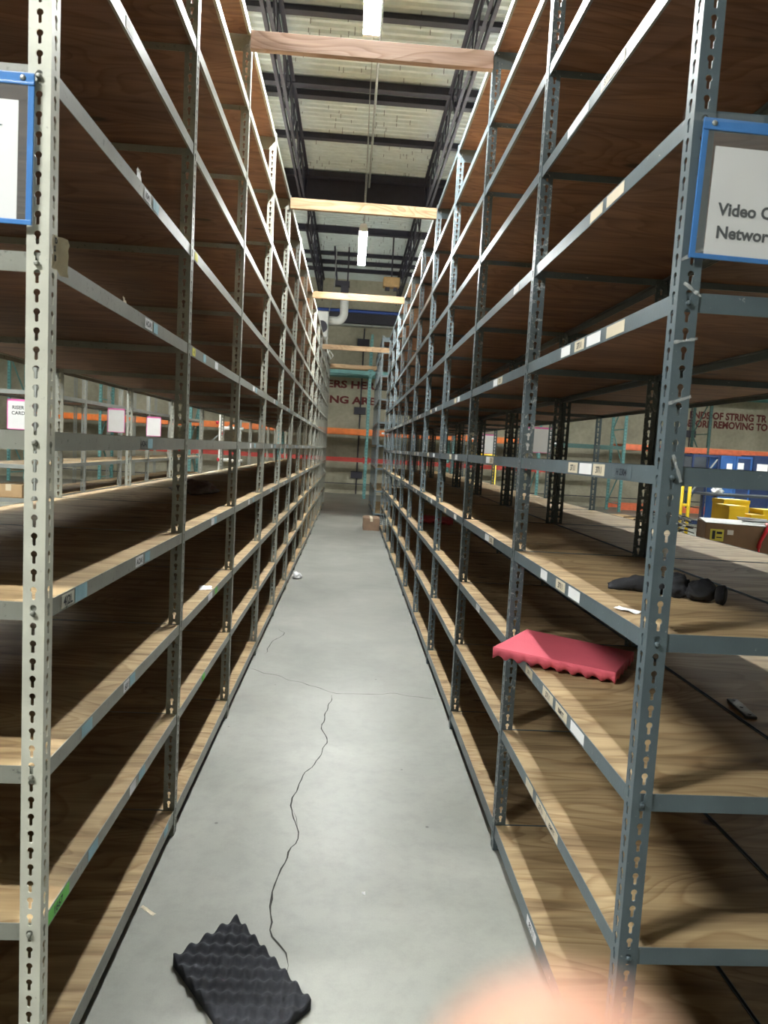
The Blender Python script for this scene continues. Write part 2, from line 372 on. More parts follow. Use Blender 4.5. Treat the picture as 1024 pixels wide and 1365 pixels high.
# ------------------------------------------------------------------ slotted shelving
PITCH_H=.0381; HP=3.752
def flange(mb,o,ea,nrm,wid,height,t=.0024):
    """a strip with keyholes: o corner, ea along width, up = z, nrm thickness direction"""
    o=Vector(o); ea=Vector(ea); nrm=Vector(nrm)*t; n=int(height/PITCH_H); cx=wid*.52
    hole=[]; R=.0071; w=.0037
    for k in range(9):                                   # round head on top, slot below
        a=-.7+k*(PI+1.4)/8; hole.append((cx+R*math.cos(a),.006+R*math.sin(a)))
    hole+=[(cx-w,.0004),(cx-w,-.0130),(cx,-.0150),(cx+w,-.0130),(cx+w,.0004)]
    N=len(hole)
    hz=PITCH_H/2; outer=[]
    for (hx,hy) in hole:
        dx,dy=hx-cx,hy
        sx=((wid-cx) if dx>0 else cx)/max(abs(dx),1e-9); sy=hz/max(abs(dy),1e-9); s_=min(sx,sy); outer.append((cx+dx*s_,dy*s_))
    def nearest(c):
        return min(range(N),key=lambda i:(outer[i][0]-c[0])**2+(outer[i][1]-c[1])**2)
    for c in ((0,-hz),(wid,-hz),(0,hz),(wid,hz)): outer[nearest(c)]=c
    for i in range(n):
        z=(i+.5)*PITCH_H; base=[]
        for off in (Vector((0,0,0)),nrm):
            for (a,b) in outer: base.append(o+ea*a+Vector((0,0,z+b))+off)
            for (a,b) in hole: base.append(o+ea*a+Vector((0,0,z+b))+off)
        fs=[]
        for k in range(N):
            l=(k+1)%N
            fs+=[(k,l,N+l,N+k),(2*N+k,3*N+k,3*N+l,2*N+l),(N+k,N+l,3*N+l,3*N+k)]
        mb.add(base,fs)
    mb.add([o+ea*wid,o+ea*wid+nrm,o+ea*wid+nrm+Vector((0,0,n*PITCH_H)),o+ea*wid+Vector((0,0,n*PITCH_H))],[(0,1,2,3)])
def post_mesh(name,sx,mat,height=HP):
    mb=MB()
    flange(mb,(0,0,0),(sx,0,0),(0,1,0),.0445,height)      # faces along the aisle
    flange(mb,(0,0,0),(0,1,0),(sx,0,0),.040,height)       # faces across the aisle
    return mb.mesh(name,mat)
BAY=1.2192
ANG=[(0,-.020),(.0022,-.020),(.0022,-.0005),(.020,-.0005),(.020,.0020),(.0022,.0020),(.0022,.0195),(0,.0195)]   # beam section, board sits on the ledge
ANGB=[(0,-.034),(.0022,-.034),(.0022,-.0005),(.020,-.0005),(.020,.0020),(.0022,.0020),(.0022,.0195),(0,.0195)]

def row(name,label,xf,depth,dx,y0,npost,levels,pm,bm_,near_pm=None,group=None,boards=None,bottom=True,height=HP,sag=0):
    root=thing(name,label,'shelving',(xf,y0,0),0,group)
    mf=post_mesh('upright',dx,pm,height); mbk=post_mesh('upright',-dx,pm,height)
    mf1=post_mesh('upright',dx,near_pm,height) if near_pm else mf
    for i in range(npost):
        link('upright',mf1 if i==0 else mf,root,(0,i*BAY,0)); link('upright',mbk,root,(dx*depth,i*BAY,0))
    nb=len(levels); front={}
    def gen_front(k,side):
        mb=MB(); P=ANGB if (bottom and k==0) else ANG
        x=dx*.0026 if side==0 else dx*(depth-.0026); s=dx if side==0 else -dx
        mb.prism(P,(x,.0028,0),(s,0,0),(0,0,1),(0,BAY-.0004,0)); return mb
    def gen_cross(top):
        mb=MB()
        mb.prism([(0,-.082),(.0022,-.082),(.0022,-.0005),(.02,-.0005),(.02,.002),(.0022,.002),(.0022,.0195),(0,.0195)] if top else ANG,(dx*.0052,.0030,0),(0,1,0),(0,0,1),(dx*(depth-.0104),0,0)); return mb
    def gen_board():
        mb=MB(); x0,x1=dx*.0056,dx*(depth-.0056); y0_,y1_=.0065,BAY-.001; z0,z1=.0024,.0175
        a,b=min(x0,x1),max(x0,x1)
        v=[(a,y0_,z0),(b,y0_,z0),(b,y1_,z0),(a,y1_,z0),(a,y0_,z1),(b,y0_,z1),(b,y1_,z1),(a,y1_,z1)]
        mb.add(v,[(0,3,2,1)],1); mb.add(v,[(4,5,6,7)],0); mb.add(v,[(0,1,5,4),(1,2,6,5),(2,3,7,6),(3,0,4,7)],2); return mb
    def series(pname,items,mats):
        """items: (generator, cache key, location); the nearest 100 are parts, the rest one part"""
        cache={}; rest=MB(); out=[]
        for n,(gen,key,loc) in enumerate(items):
            if n<100:
                if key not in cache: cache[key]=gen().mesh(pname,mats)
                o=link(pname,cache[key],root,loc); out.append(o)
            else:
                g_=gen(); off=Vector(loc); b=len(rest.v)
                rest.v+=[tuple(Vector(p)+off) for p in g_.v]; rest.f+=[tuple(i+b for i in f) for f in g_.f]; rest.m+=g_.m
        if rest.v:
            o=rest.build(pname,mats,root); o['kind']='stuff'
        return out
    it=[]; keys=[]
    for i in range(npost-1):
        for k,z in enumerate(levels):
            it.append((lambda k=k:gen_front(k,0),(bottom and k==0),(0,i*BAY,z))); keys.append((i,k))
    for kk,o in zip(keys,series('front_beam',it,[bm_])): front[kk]=o
    series('rear_beam',[(lambda k=k:gen_front(k,1),(bottom and k==0),(0,i*BAY,z)) for i in range(npost-1) for k,z in enumerate(levels)],[bm_])
    series('cross_beam',[(lambda k=k:gen_cross(k==nb-1),k==nb-1,(0,i*BAY,z)) for i in range(npost) for k,z in enumerate(levels)],[bm_])
    series('shelf_board',[(gen_board,0,(0,i*BAY,z)) for i in range(npost-1) for k,z in enumerate(levels)],boards or [M['ply_top'],M['ply_under_shaded'],M['ply_edge']])
    # bolts that hold the end beams of the nearest frame
    bme=None
    for k,z in enumerate(levels):
        if bme is None:
            mb=MB(); mb.tube([(0,.001,0),(0,-.0045,0)],.0055,10); mb.tube([(0,-.0045,0),(0,-.006,0)],[.0055,.003],10); bme=mb.mesh('bolt',bm_,True)
        link('bolt',bme,root,(dx*.023,0,z-.003))
    return root,front
XL,XR=-.622,.653; YL,YR=1.477,1.4365
LEV=[.088]+[.126+.3574*k for k in range(1,11)]
rowL,frL=row('shelving_row','long cream slotted-post shelving row with plywood shelves left of the aisle',XL,.985,-1,YL,15,LEV,M['cream_worn'],M['cream_worn'],M['cream'])
rowR,frR=row('shelving_row','long blue-grey slotted-post shelving row with plywood shelves right of the aisle',XR,.512,1,YR,11,LEV,M['slate_worn'],M['slate'],M['slate'])
rowR2,_=row('shelving_row','plywood shelving row standing back to back behind the blue-grey row',1.1685,.665,1,YR,11,LEV,M['slate'],M['slate'])
rowF,_=row('shelving_row','short taller grey shelving at the far right end of the aisle behind the brown box',.60,.55,1,15.95,4,[.10,.62,1.14,1.66,2.18,2.70,3.22,3.74,4.06],M['slate_worn'],M['slate'],height=4.12)
rowC,_=row('shelving_row','separate grey shelving row across the left-hand neighbouring aisle',-2.90,.60,-1,6.65,7,[.10,.52,.92,1.235,1.92,2.30,2.70],M['galv'],M['galv'],height=2.9)

# ---- stickers on the beams
stick_n=[0]
def sticker(front,rootx,rooty,side,level,y,length,mat,text=None,h=.030,tsize=.024,ink=True,zoff=0):
    """y world position of its centre; side -1 left row, +1 right row"""
    y0=YL if side<0 else YR; i=int((y-y0)//BAY); o=front.get((i,level))
    if o is None: return
    mb=MB(); yl=y-(y0+i*BAY); x=-.0001*side*1; xo=.0026*side
    # in beam local space the outer face is at x = side*.0026 ; stick proud of it towards the aisle
    f=xo-side*.0003; n=5; vs=[]
    for k in range(n):
        t=k/(n-1); yy=yl-length/2+length*t; b=.0006*math.sin(t*7+y*9)
        vs+=[(f-side*(.0003+abs(b)),yy,-h/2+zoff),(f-side*(.0003+abs(b)),yy,h/2+zoff)]
    vs+=[(v[0]+side*.0006,v[1],v[2]) for v in vs]
    fs=[]
    for k in range(n-1):
        a=2*k; fs+=[(a,a+1,a+3,a+2),(2*n+a,2*n+a+2,2*n+a+3,2*n+a+1),(a,a+2,2*n+a+2,2*n+a),(a+1,2*n+a+1,2*n+a+3,a+3)]
    fs+=[(0,2*n,2*n+1,1),(2*n-2,2*n-1,4*n-1,4*n-2)]
    mb.add(vs,fs)
    if text:
        right=(0,1,0) if side<0 else (0,-1,0)
        vs2,_f=text_geo(text,tsize,.0006); wd=max(v[0] for v in vs2)
        s0=yl-wd/2 if side<0 else yl+wd/2
        mb.text(text,tsize,(f-side*.0014,s0,-tsize*.35+zoff),right,(0,0,1),1,.0006)
    mb.build('label_sticker',[M[mat],M['ink']],o); stick_n[0]+=1
SL=lambda *a,**k: sticker(frL,XL,YL,-1,*a,**k)
SR=lambda *a,**k: sticker(frR,XR,YR,1,*a,**k)
SL(3,2.15,.075,'paper','AOA1'); SL(3,2.235,.055,'label_blue'); SL(3,1.605,.07,'cream','4J2L',tsize=.03); SL(3,1.685,.075,'label_blue','',h=.036)
SL(5,2.185,.075,'paper','AOA1'); SL(5,2.262,.045,'label_blue'); SL(4,2.165,.06,'cream_worn','AOA1'); SL(4,2.235,.05,'label_blue')
SL(1,1.575,.13,'label_green','1667',tsize=.026); SL(1,1.80,.07,'label_blue'); SL(1,2.235,.07,'label_blue'); SL(1,2.14,.06,'paper')
SL(2,2.05,.05,'paper','601'); SL(2,2.11,.05,'label_blue'); SL(2,1.74,.07,'label_blue'); SL(0,2.58,.06,'label_blue')
SL(6,2.14,.06,'paper','1041'); SL(6,2.23,.06,'label_blue'); SL(7,1.95,.06,'paper'); SL(8,1.95,.10,'label_blue')
SL(5,2.80,.05,'label_yellow','4'); SL(5,3.00,.05,'label_blue'); SL(5,3.26,.07,'paper'); SL(6,2.79,.05,'label_yellow'); SL(2,3.45,.06,'label_green'); SL(1,3.20,.06,'label_green')
SL(3,3.3,.07,'paper'); SL(3,3.37,.05,'label_blue'); SL(2,3.3,.1,'paper')
SR(4,2.03,.085,'paper_tan','3711'); SR(4,1.92,.10,'paper'); SR(4,1.815,.085,'paper_tan','3711'); SR(4,1.66,.12,'slate','H 2304',tsize=.022)
SR(5,2.19,.09,'paper'); SR(5,2.06,.085,'paper_tan','3711'); SR(5,1.94,.11,'paper'); SR(5,1.78,.12,'paper_tan','')
SR(3,2.24,.075,'paper'); SR(3,2.06,.09,'paper_tan','3711'); SR(3,1.93,.10,'paper')
SR(2,2.33,.09,'paper_tan','2711',tsize=.016); SR(2,2.10,.11,'paper_tan','3711'); SR(2,1.96,.11,'paper_tan','E0MTT',tsize=.018); SR(2,1.815,.11,'paper')
SR(1,2.08,.11,'paper_tan','3711'); SR(1,1.96,.12,'paper_tan','E0MTT',tsize=.018); SR(1,2.22,.09,'paper_tan')
SR(0,2.08,.11,'paper','8711',tsize=.03,zoff=-.008)
for b,lev,y,mat in [(1,4,3.3,'paper'),(1,4,3.22,'paper_tan'),(1,3,3.2,'paper'),(1,3,3.1,'paper_tan'),(1,5,3.25,'paper'),(1,5,3.15,'paper_tan'),(1,2,3.3,'paper'),(1,6,2.95,'paper'),(1,7,2.0,'paper_tan')]:
    SR(lev,y,.09,mat,'3711' if mat=='paper_tan' else None)
SR(7,2.25,.2,'paper'); SR(7,1.95,.16,'paper_tan'); SR(6,2.0,.1,'paper_tan',None); SR(6,1.86,.12,'paper_tan')
for i in range(2,8):
    for lev in (3,4,5):
        yb=YR+i*BAY
        SR(lev,yb+random.uniform(.3,.5),.09,'paper'); SR(lev,yb+random.uniform(.6,.8),.09,'paper_tan')
        yb=YL+i*BAY
        SL(lev,yb+random.uniform(.5,.6),.07,'paper'); SL(lev,yb+random.uniform(.7,.8),.06,'label_blue')

# ---- clear tape left on the blue-grey end post
rt=random.Random(11)
for z,x0,l,a in ((1.995,.0,.05,.5),(1.95,.01,.045,-.6),(1.83,.0,.05,.2),(1.705,.0,.05,.35),(1.60,.02,.06,-1.2)):
    mb=MB(); n=9; P=[]
    for i in range(n):
        t=i/(n-1); q=noise.noise(Vector((t*5,z*7,0)))
        cx,cz=x0+math.cos(a)*l*t,math.sin(a)*l*t
        for sd in (-1,1): P.append((min(.052,cx-math.sin(a)*sd*.003*(1+q)),-.0006-abs(q)*.006,z+cz+math.cos(a)*sd*.003*(1+q)))
    mb.add(P,[(2*i,2*i+1,2*i+3,2*i+2) for i in range(n-1)]); o=mb.build('tape_strip',M['clear_tape'],rowR); o.location=(0,0,0); sd_=o.modifiers.new('thickness','SOLIDIFY'); sd_.thickness=.0002
# ---- wooden braces across the aisle
ORD=['nearest','second','third','fourth','fifth and farthest']
for i,(y,z,xa,xb,mat) in enumerate([(YL+2*BAY-.03,3.655,XL+.0006,XR-.0006,'lumber_old'),(YL+4*BAY-.03,3.655,XL+.0006,XR-.0006,'lumber'),(YL+7*BAY-.03,3.66,XL+.0006,XR-.0006,'lumber'),(YL+10*BAY-.03,3.47,XL+.0006,XR-.0006,'lumber'),(YL+14*BAY-.03,3.68,XL+.0006,.594,'lumber')]):
    mb=MB(); mb.bbox((xa,y-.019,z-.045),(xb,y+.019,z+.045),.002)
    tag(mb.build('wooden_brace',M[mat]),ORD[i]+' lumber brace spanning the aisle between the shelving tops','lumber','wooden braces across the aisle')

# ------------------------------------------------------------------ lamps
def lamp(x,y,z,L,label,alongx=False,cord=True,group='fluorescent strip lights',tm_='tube',added_hood=False):
    t=thing('strip_light',label,'ceiling light',(x,y,z),PI/2*(-1 if alongx else 0),group)
    mb=MB(); mb.prism([(-.055,0),(.055,0),(.035,.05),(-.035,.05)],(0,0,.028),(1,0,0),(0,0,1),(0,L,0)); mb.build('housing',M['white_paint'],t)
    if added_hood:  # hoods added to out-of-view lamps to hold back uplight on the deck
        hd=MB()
        for sg in (-1,1): hd.prism([(sg*.05,.031),(sg*.17,-.012),(sg*.17,-.015),(sg*.05,.028)],(0,0,0),(1,0,0),(0,0,1),(0,L,0))
        hd.build('added_uplight_hood',M['white_paint'],t)
    tm=MB(); tm.tube([(0,.03,0),(0,L-.03,0)],.014,12); me=tm.mesh('tube',M[tm_],True)
    for sx in (-.034,.034): link('tube',me,t,(sx,0,0))
    for yy in (.005,L-.035):
        e=MB(); e.box((-.055,yy,-.018),(.055,yy+.028,.03)); e.build('end_cap',M['white_paint'],t)
    for yy in (.12,L-.12):
        mb=MB(); mb.tube([(0,yy,.075),(0,yy,ZC-z-.02)],.0025,5); mb.build('hanging_wire',M['galv'],t)
    if cord:
        mb=MB(); mb.tube([(.01,.06,.075),(.014,.06,.8),(-.008,.06,1.7),(.004,.06,2.4),(.0,.06,ZC-z-.04)],.006,6); mb.build('power_cord',M['galv'],t)
lamp(.0,3.58,4.40,1.5,'lit strip light over the aisle nearer than the first wooden brace')
lamp(.03,9.38,4.40,1.75,'lit strip light over the aisle between the second and third wooden braces')
lamp(-3.3,.0,4.4,1.5,'lit strip light over the cross aisle in front of the shelving, outside the view',True,tm_='tube_mid',added_hood=True)
for x in (-2.25,):
    for y in (3.3,8.0,12.3): lamp(x,y,4.4,1.6,'lit strip light over the neighbouring aisle left of the cream row, outside the view',cord=False,tm_='tube_warm',added_hood=True)
for y in (2.2,7.4,12.6): lamp(4.7,y,4.4,1.6,'lit strip light over the open floor right of the shelving, outside the view',cord=False,tm_='tube_warm',added_hood=True)
for x in (-8.5,-3.6,1.6,7.2,12.0): lamp(x,15.3,4.4,1.6,'lit strip light over the floor before the pallet racks, outside the view',True,cord=False,tm_='tube_warm')
for x,y in ((9.0,8.5),(-6.5,8.5)): lamp(x,y,4.4,1.6,'lit strip light over the open warehouse floor, outside the view',True,cord=False,tm_='tube_warm',added_hood=True)
# conduit under the deck
mb=MB(); mb.tube([(.12,5,6.98),(.12,15.1,6.98)],.02,8); tag(mb.build('electrical_conduit',M['galv']),'thin grey conduit running along under the roof deck above the aisle','conduit')

# ------------------------------------------------------------------ end signs in blue pouches
def pouch(label,x0,x1,y,z0,z1,lines,tilt,left):
    t=thing('sign_pouch',label,'sign',(x0,y,z0),0)
    w,h=x1-x0,z1-z0
    t.rotation_euler=(0,tilt,0)
    fr=MB(); b=.012
    fr.bbox((0,-.002,0),(b,.002,h),.001); fr.bbox((w-b,-.002,0),(w,.002,h),.001); fr.bbox((0,-.0022,0),(w,.0022,b*.8),.001)
    fr.bbox((0,-.0024,h-.022),(w,.0024,h),.0012); fr.bbox((0,-.0034,h-.023),(w,-.001,h-.018),.001)
    fr.build('blue_binding',M['blue_vinyl'],t)
    e=MB()
    for xx in ((.022,w-.022)): e.tube([(xx,-.0024,h-.010),(xx,-.0042,h-.010)],[.006,.0045],12)
    e.build('eyelet',M['galv'],t,True)
    p=MB(); p.box((.030 if not left else .018,-.0004,.010),(w-(.018 if not left else .030),.0004,h-.052)); 
    pp=p.build('paper_sheet',M['paper'],t)
    if lines:
        l=MB()
        for s_,xx,zz,sz in lines: l.text(s_,sz,(xx,-.0009,zz),(1,0,0),(0,0,1),0,.0011)
        l.build('lettering',M['ink'],pp)
    v=MB(); v.box((.006,-.0020,.006),(w-.006,-.0016,h-.02)); v.build('clear_window',M['vinyl'],t)
    tp=MB()
    tp.add([(-.045,-.006,h+.004),(.12,-.004,h+.012),(.12,-.004,h-.004),(-.045,-.006,h-.012)] if not left else [(w-.15,-.004,h+.014),(w+.045,-.008,h+.008),(w+.045,-.008,h-.008),(w-.15,-.004,h-.002)],[(0,1,2,3)])
    tp.build('tape_strip',M['vinyl'],t)
    return t
ps=pouch('blue-edged sign pouch on the right end post reading Video and Networ',.664,.985,1.4285,1.999,2.271,[('Video C',.050,.088,.0335),('Networ',.050,.043,.0335)],.022,False)
pl=pouch('blue-edged sign pouch on the left end post with a blank white sheet',-.975,-.6530,1.469,1.985,2.272,[],.012,True)
ln=MB(); ln.box((.18,-.0012,.185),(.262,-.0009,.187)); ln.build('printed_rule',M['ink'],pl)
# torn paper tag taped to the left end post
t=MB(); pts=[]
nx,ny=7,8
for a in range(nx):
    for b in range(ny):
        q=noise.noise(Vector((a*.9,b*.8,1.)))*.006
        pts.append((XL+.0035+abs(q)*1.2+(.012*max(0,a-3)/3),YL+.004+a*.0075,1.905+b*.0095+(.010 if a>3 else 0)*(b/7-.9)))
t.add(pts,[(a*ny+b,(a+1)*ny+b,(a+1)*ny+b+1,a*ny+b+1) for a in range(nx-1) for b in range(ny-1)])
for s_,yy,zz in (('D',.008,1.955),('S',.004,1.938),('B',.006,1.920)): t.text(s_,.016,(XL+.008,YL+yy,zz),(0,1,0),(0,0,1),1,.0005)
o=t.build('torn_label',[M['paper_tan'],M['ink']]); sm=o.modifiers.new('thickness','SOLIDIFY'); sm.thickness=.0005
tag(o,'torn crumpled paper tag taped to the side of the left cream end post','label')

def hang_sign(label,x0,y,z0,wd,h,lines,mat='pink_vinyl',grp='signs in pink pouches'):
    t=thing('hanging_sign',label,'sign',(x0,y,z0),0,grp)
    f=MB(); f.box((0,-.002,0),(.008,.002,h)); f.box((wd-.008,-.002,0),(wd,.002,h)); f.box((0,-.002,0),(wd,.002,.007)); f.box((0,-.002,h-.018),(wd,.002,h)); f.build('pink_binding',M[mat],t)
    p=MB(); p.box((.008,-.001,.007),(wd-.008,.001,h-.018))
    for s_,xx,zz,sz in lines: p.text(s_,sz,(xx,-.0016,zz),(1,0,0),(0,0,1),1,.0008)
    p.build('paper_sheet',[M['paper'],M['ink']],t)
    k=MB(); k.tube([(wd*.2,0,h),(wd*.5,0,h+.06),(wd*.8,0,h)],.0012,5); k.build('hanging_wire',M['galv'],t)
hang_sign('pink-edged white sign reading RISER CARDS left of the cream end post',-3.135,6.60,1.575,.225,.275,[('RISER',.045,.185,.044),('CARDS',.040,.135,.044)])
hang_sign('pink-edged white paper sign on the far shelving seen left, right of the tallest grey posts',-2.85,10.0,1.585,.20,.27,[])
hang_sign('pink-edged white paper sign behind a grey post, seen left under the cream row',-2.86,8.45,1.605,.20,.28,[])
hang_sign('larger pink-edged white sign seen through the right row behind the second blue-grey post',1.88,7.62,1.635,.34,.28,[])
hang_sign('pink-edged white sign with a P seen far through the right row',1.90,10.4,1.60,.27,.29,[('P',.06,.13,.08)])

# ------------------------------------------------------------------ foam pads
def eggcrate(name,label,corners,base_t,amp,pitch,mat,under=False,group=None,curl=None):
    """corners: A,B,C,D of the pad (3D), bumps on top or beneath"""
    A,B,C,D=[Vector(c) for c in corners]; nu=int((B-A).length/pitch*8); nv=int((D-A).length/pitch*8)
    mb=MB(); top=[]; bot=[]
    for i in range(nu+1):
        for k in range(nv+1):
            u,v=i/nu,k/nv; P=(A*(1-u)+B*u)*(1-v)+(D*(1-u)+C*u)*v
            if curl: P=P+Vector((0,0,curl(u,v)))
            a=(B-A).length*u/pitch*PI; b=(D-A).length*v/pitch*PI
            w=.5+.5*math.cos(a)*math.cos(b)
            if under: top.append(P+Vector((0,0,base_t+amp))); bot.append(P+Vector((0,0,amp*(1-w))))
            else: top.append(P+Vector((0,0,base_t+amp*w))); bot.append(P)
    n=nv+1; q=len(top); fs=[]
    for i in range(nu):
        for k in range(nv):
            fs.append((i*n+k,(i+1)*n+k,(i+1)*n+k+1,i*n+k+1)); fs.append((q+i*n+k,q+i*n+k+1,q+(i+1)*n+k+1,q+(i+1)*n+k))
    for i in range(nu): 
        fs.append((i*n,q+i*n,q+(i+1)*n,(i+1)*n)); fs.append((i*n+nv,(i+1)*n+nv,q+(i+1)*n+nv,q+i*n+nv))
    for k in range(nv):
        fs.append((k,k+1,q+k+1,q+k)); fs.append((nu*n+k,q+nu*n+k,q+nu*n+k+1,nu*n+k+1))
    mb.add(top+bot,fs); o=mb.build(name,M[mat],None,True)
    for p in o.data.polygons: pass
    return tag(o,label,'foam pad',group)
eggcrate('foam_pad','charcoal egg-crate foam pad lying on the concrete floor',[(-.452,2.00,.0005),(-.292,2.185,.0005),(-.030,1.84,.0005),(-.190,1.655,.0005)],.021,.018,.030,'foam_black')
eggcrate('foam_pad','pink egg-crate foam pad jutting from the right row beside the end post',[(.538,2.392,.868),(.700,2.560,.895),(1.06,2.425,.862),(.897,2.175,.861)],.024,.015,.0235,'foam_pink',True)
eggcrate('foam_pad','pink foam pad lying flat far down the right row',[(.74,7.05,LEV[2]+.018),(.80,7.42,LEV[2]+.018),(1.11,7.30,LEV[2]+.018),(1.07,6.95,LEV[2]+.018)],.026,.022,.05,'foam_pink',True)

# ------------------------------------------------------------------ lumpy soft things
def lump(mb,o,rad,seed,rough=.35,n=22,mi=0,rot=0,flat=None):
    vs=[];fs=[]; m=n*2
    for i in range(n+1):
        th=PI*i/n
        for k in range(m):
            ph=2*PI*k/m; d=Vector((math.sin(th)*math.cos(ph),math.sin(th)*math.sin(ph),math.cos(th)))
            s_=1+rough*noise.noise(d*1.7+Vector((seed,0,0)))+rough*.5*noise.noise(d*4.3+Vector((0,seed,0)))
            p=Vector((d.x*rad[0]*s_,d.y*rad[1]*s_,d.z*rad[2]*s_)); p=Matrix.Rotation(rot,3,'Z')@p+Vector(o)
            if flat is not None: p.z=max(p.z,flat)
            vs.append(p)
    for i in range(n):
        for k in range(m): fs.append((i*m+k,i*m+(k+1)%m,(i+1)*m+(k+1)%m,(i+1)*m+k))
    mb.add(vs,fs,mi)
zz=LEV[3]+.0178
def cloth_roll(pts,rs,seed):
    mb=MB(); P=[]; R=[]
    for i in range(len(pts)-1):
        for k in range(6):
            t=k/6; P.append(Vector(pts[i])*(1-t)+Vector(pts[i+1])*t); R.append(rs[i]*(1-t)+rs[i+1]*t)
    P.append(Vector(pts[-1])); R.append(rs[-1]); mb.tube(P,R,18)
    for i,v in enumerate(mb.v):
        q=noise.noise_vector(Vector(v)*28+Vector((seed,0,0)))*.010+noise.noise_vector(Vector(v)*70)*.004
        mb.v[i]=(v[0]+q.x,v[1]+q.y,max(zz,v[2]+q.z))
    return mb
mb=cloth_roll([(.764,1.957,zz+.010),(.79,1.948,zz+.016),(.83,1.935,zz+.022),(.87,1.92,zz+.026),(.905,1.90,zz+.024)],[.008,.015,.020,.024,.022],3.)
lump(mb,(.925,1.880,zz+.030),(.040,.034,.032),3.,.35,20,0,.5,zz); lump(mb,(.895,1.91,zz+.022),(.035,.03,.024),7.,.4,18,0,.2,zz)
g=mb.build('glove',M['cloth'],None,True); tag(g,'crumpled black cloth glove lying on the shelf behind the blue-grey end post','glove')
cu=MB(); lump(cu,(.972,1.832,zz+.028),(.046,.033,.031),11.,.25,22,0,.35,zz); cu.tube([(.998,1.795,zz+.026),(1.008,1.784,zz+.027),(1.010,1.781,zz+.027),(1.000,1.792,zz+.027)],[.024,.027,.022,.012],18,0,False); cu.build('cuff',M['cloth'],g,True)
mb=MB(); lump(mb,(-1.02,4.75,LEV[3]+.05),(.12,.16,.05),5.,.5,flat=LEV[3]+.0178)
tag(mb.build('plastic_bag',M['plastic_brown'],None,True),'limp dull plastic bag lying on a shelf deep in the left row','bag')
mb=MB(); a=math.radians(-12); mb.bbox((-.016,-.075,0),(.016,.075,.008),.002); 
for k in range(3): mb.tube([(0,-.06+.06*k,.008),(0,-.06+.06*k,.011)],.005,8)
o=mb.build('metal_plate',M['dark_steel']); o.location=(1.207,1.99,LEV[2]+.0178); o.location.x=1.214; o.rotation_euler=(0,0,-.16); tag(o,'small black metal plate lying on the rearmost right shelf','plate')

def scrap(name,label,cat,loc,wd,ln_,mat,seed,up=0,rz=0):
    mb=MB(); n=7; P=[]
    for i in range(n):
        for k in range(n):
            x=(i/(n-1)-.5)*wd; y=(k/(n-1)-.5)*ln_; z=abs(noise.noise(Vector((x*40+seed,y*40,0))))*.006+up*(k/(n-1))**1.5
            jx=noise.noise(Vector((i*1.3,k*1.3,seed)))*wd*.12; P.append((x+jx,y+jx*.5,z+.0004))
    mb.add(P,[(i*n+k,(i+1)*n+k,(i+1)*n+k+1,i*n+k+1) for i in range(n-1) for k in range(n-1)])
    o=mb.build(name,M[mat]); o.location=loc; o.rotation_euler=(0,0,rz); s_=o.modifiers.new('thickness','SOLIDIFY'); s_.thickness=.0004
    return tag(o,label,cat)
scrap('paper_scrap','small pale paper strip on the floor beside the left row bottom beam','scrap',(-.595,2.245,0),.012,.07,'paper_tan',1.,0,.9)
scrap('paper_scrap','tiny white paper scrap on the floor near the middle of the aisle','scrap',(.129,2.363,0),.012,.016,'paper',2.)
scrap('paper_scrap','white torn paper on the right shelf edge above the pink pad','scrap',(.70,1.66,LEV[3]+.018),.03,.06,'paper',4.,.004,.7)
scrap('paper_scrap','white paper scrap lying on a low left shelf in the second bay','scrap',(-.668,3.40,LEV[2]+.018),.06,.09,'paper',6.,.002,.2)
mb=MB(); lump(mb,(-.55,8.25,.035),(.05,.06,.04),9.,.7,14,flat=.0006); tag(mb.build('plastic_wad',M['paper'],None,True),'crumpled white wrapper on the floor against the left row','wrapper')
def upright_scrap(label,x,y,z,w_,h_,mat,seed):
    mb=MB(); P=[]; n=6
    for i in range(n):
        for k in range(n):
            a,b=i/(n-1),k/(n-1); q=noise.noise(Vector((a*3+seed,b*3,0)))
            P.append((x-.004-.012*abs(q)*b,y+(a-.5)*w_*(1-.35*b),z+b*h_*(1-.5*a*(seed%2))))
    mb.add(P,[(i*n+k,(i+1)*n+k,(i+1)*n+k+1,i*n+k+1) for i in range(n-1) for k in range(n-1)])
    o=mb.build('paper_scrap',M[mat]); s_=o.modifiers.new('thickness','SOLIDIFY'); s_.thickness=.0004
    tag(o,label,'scrap')
upright_scrap('white torn card standing on the left row beam, beside the sign pouch',XL-.004,2.08,LEV[6]+.018,.05,.035,'paper',2.)
upright_scrap('beige torn paper bit on the left row beam below the torn tag',XL-.004,1.98,LEV[5]+.018,.03,.022,'paper_tan',1.)

# ------------------------------------------------------------------ box at the end of the right row
def carton(name,label,a,b,mat,tape=True,cat='box',flaps=False):
    x0,y0,z0=a; x1,y1,z1=b
    t=thing(name,label,cat,(x0,y0,z0)); mb=MB(); mb.bbox((0,0,0),(x1-x0,y1-y0,z1-z0),.004); mb.build('carton_body',M[mat],t)
    if tape:
        tp=MB(); m=(x1-x0)/2; tp.box((m-.025,-.0006,z1-z0-.06),(m+.025,0,z1-z0)); tp.box((m-.025,-.0006,z1-z0),(m+.025,y1-y0,z1-z0+.0008)); tp.build('tape_strip',M['paper_tan'],t)
    return t
carton('cardboard_box','low brown cardboard box on the floor at the end of the right row',(.33,13.50,0),(.645,14.1,.235),'carton')

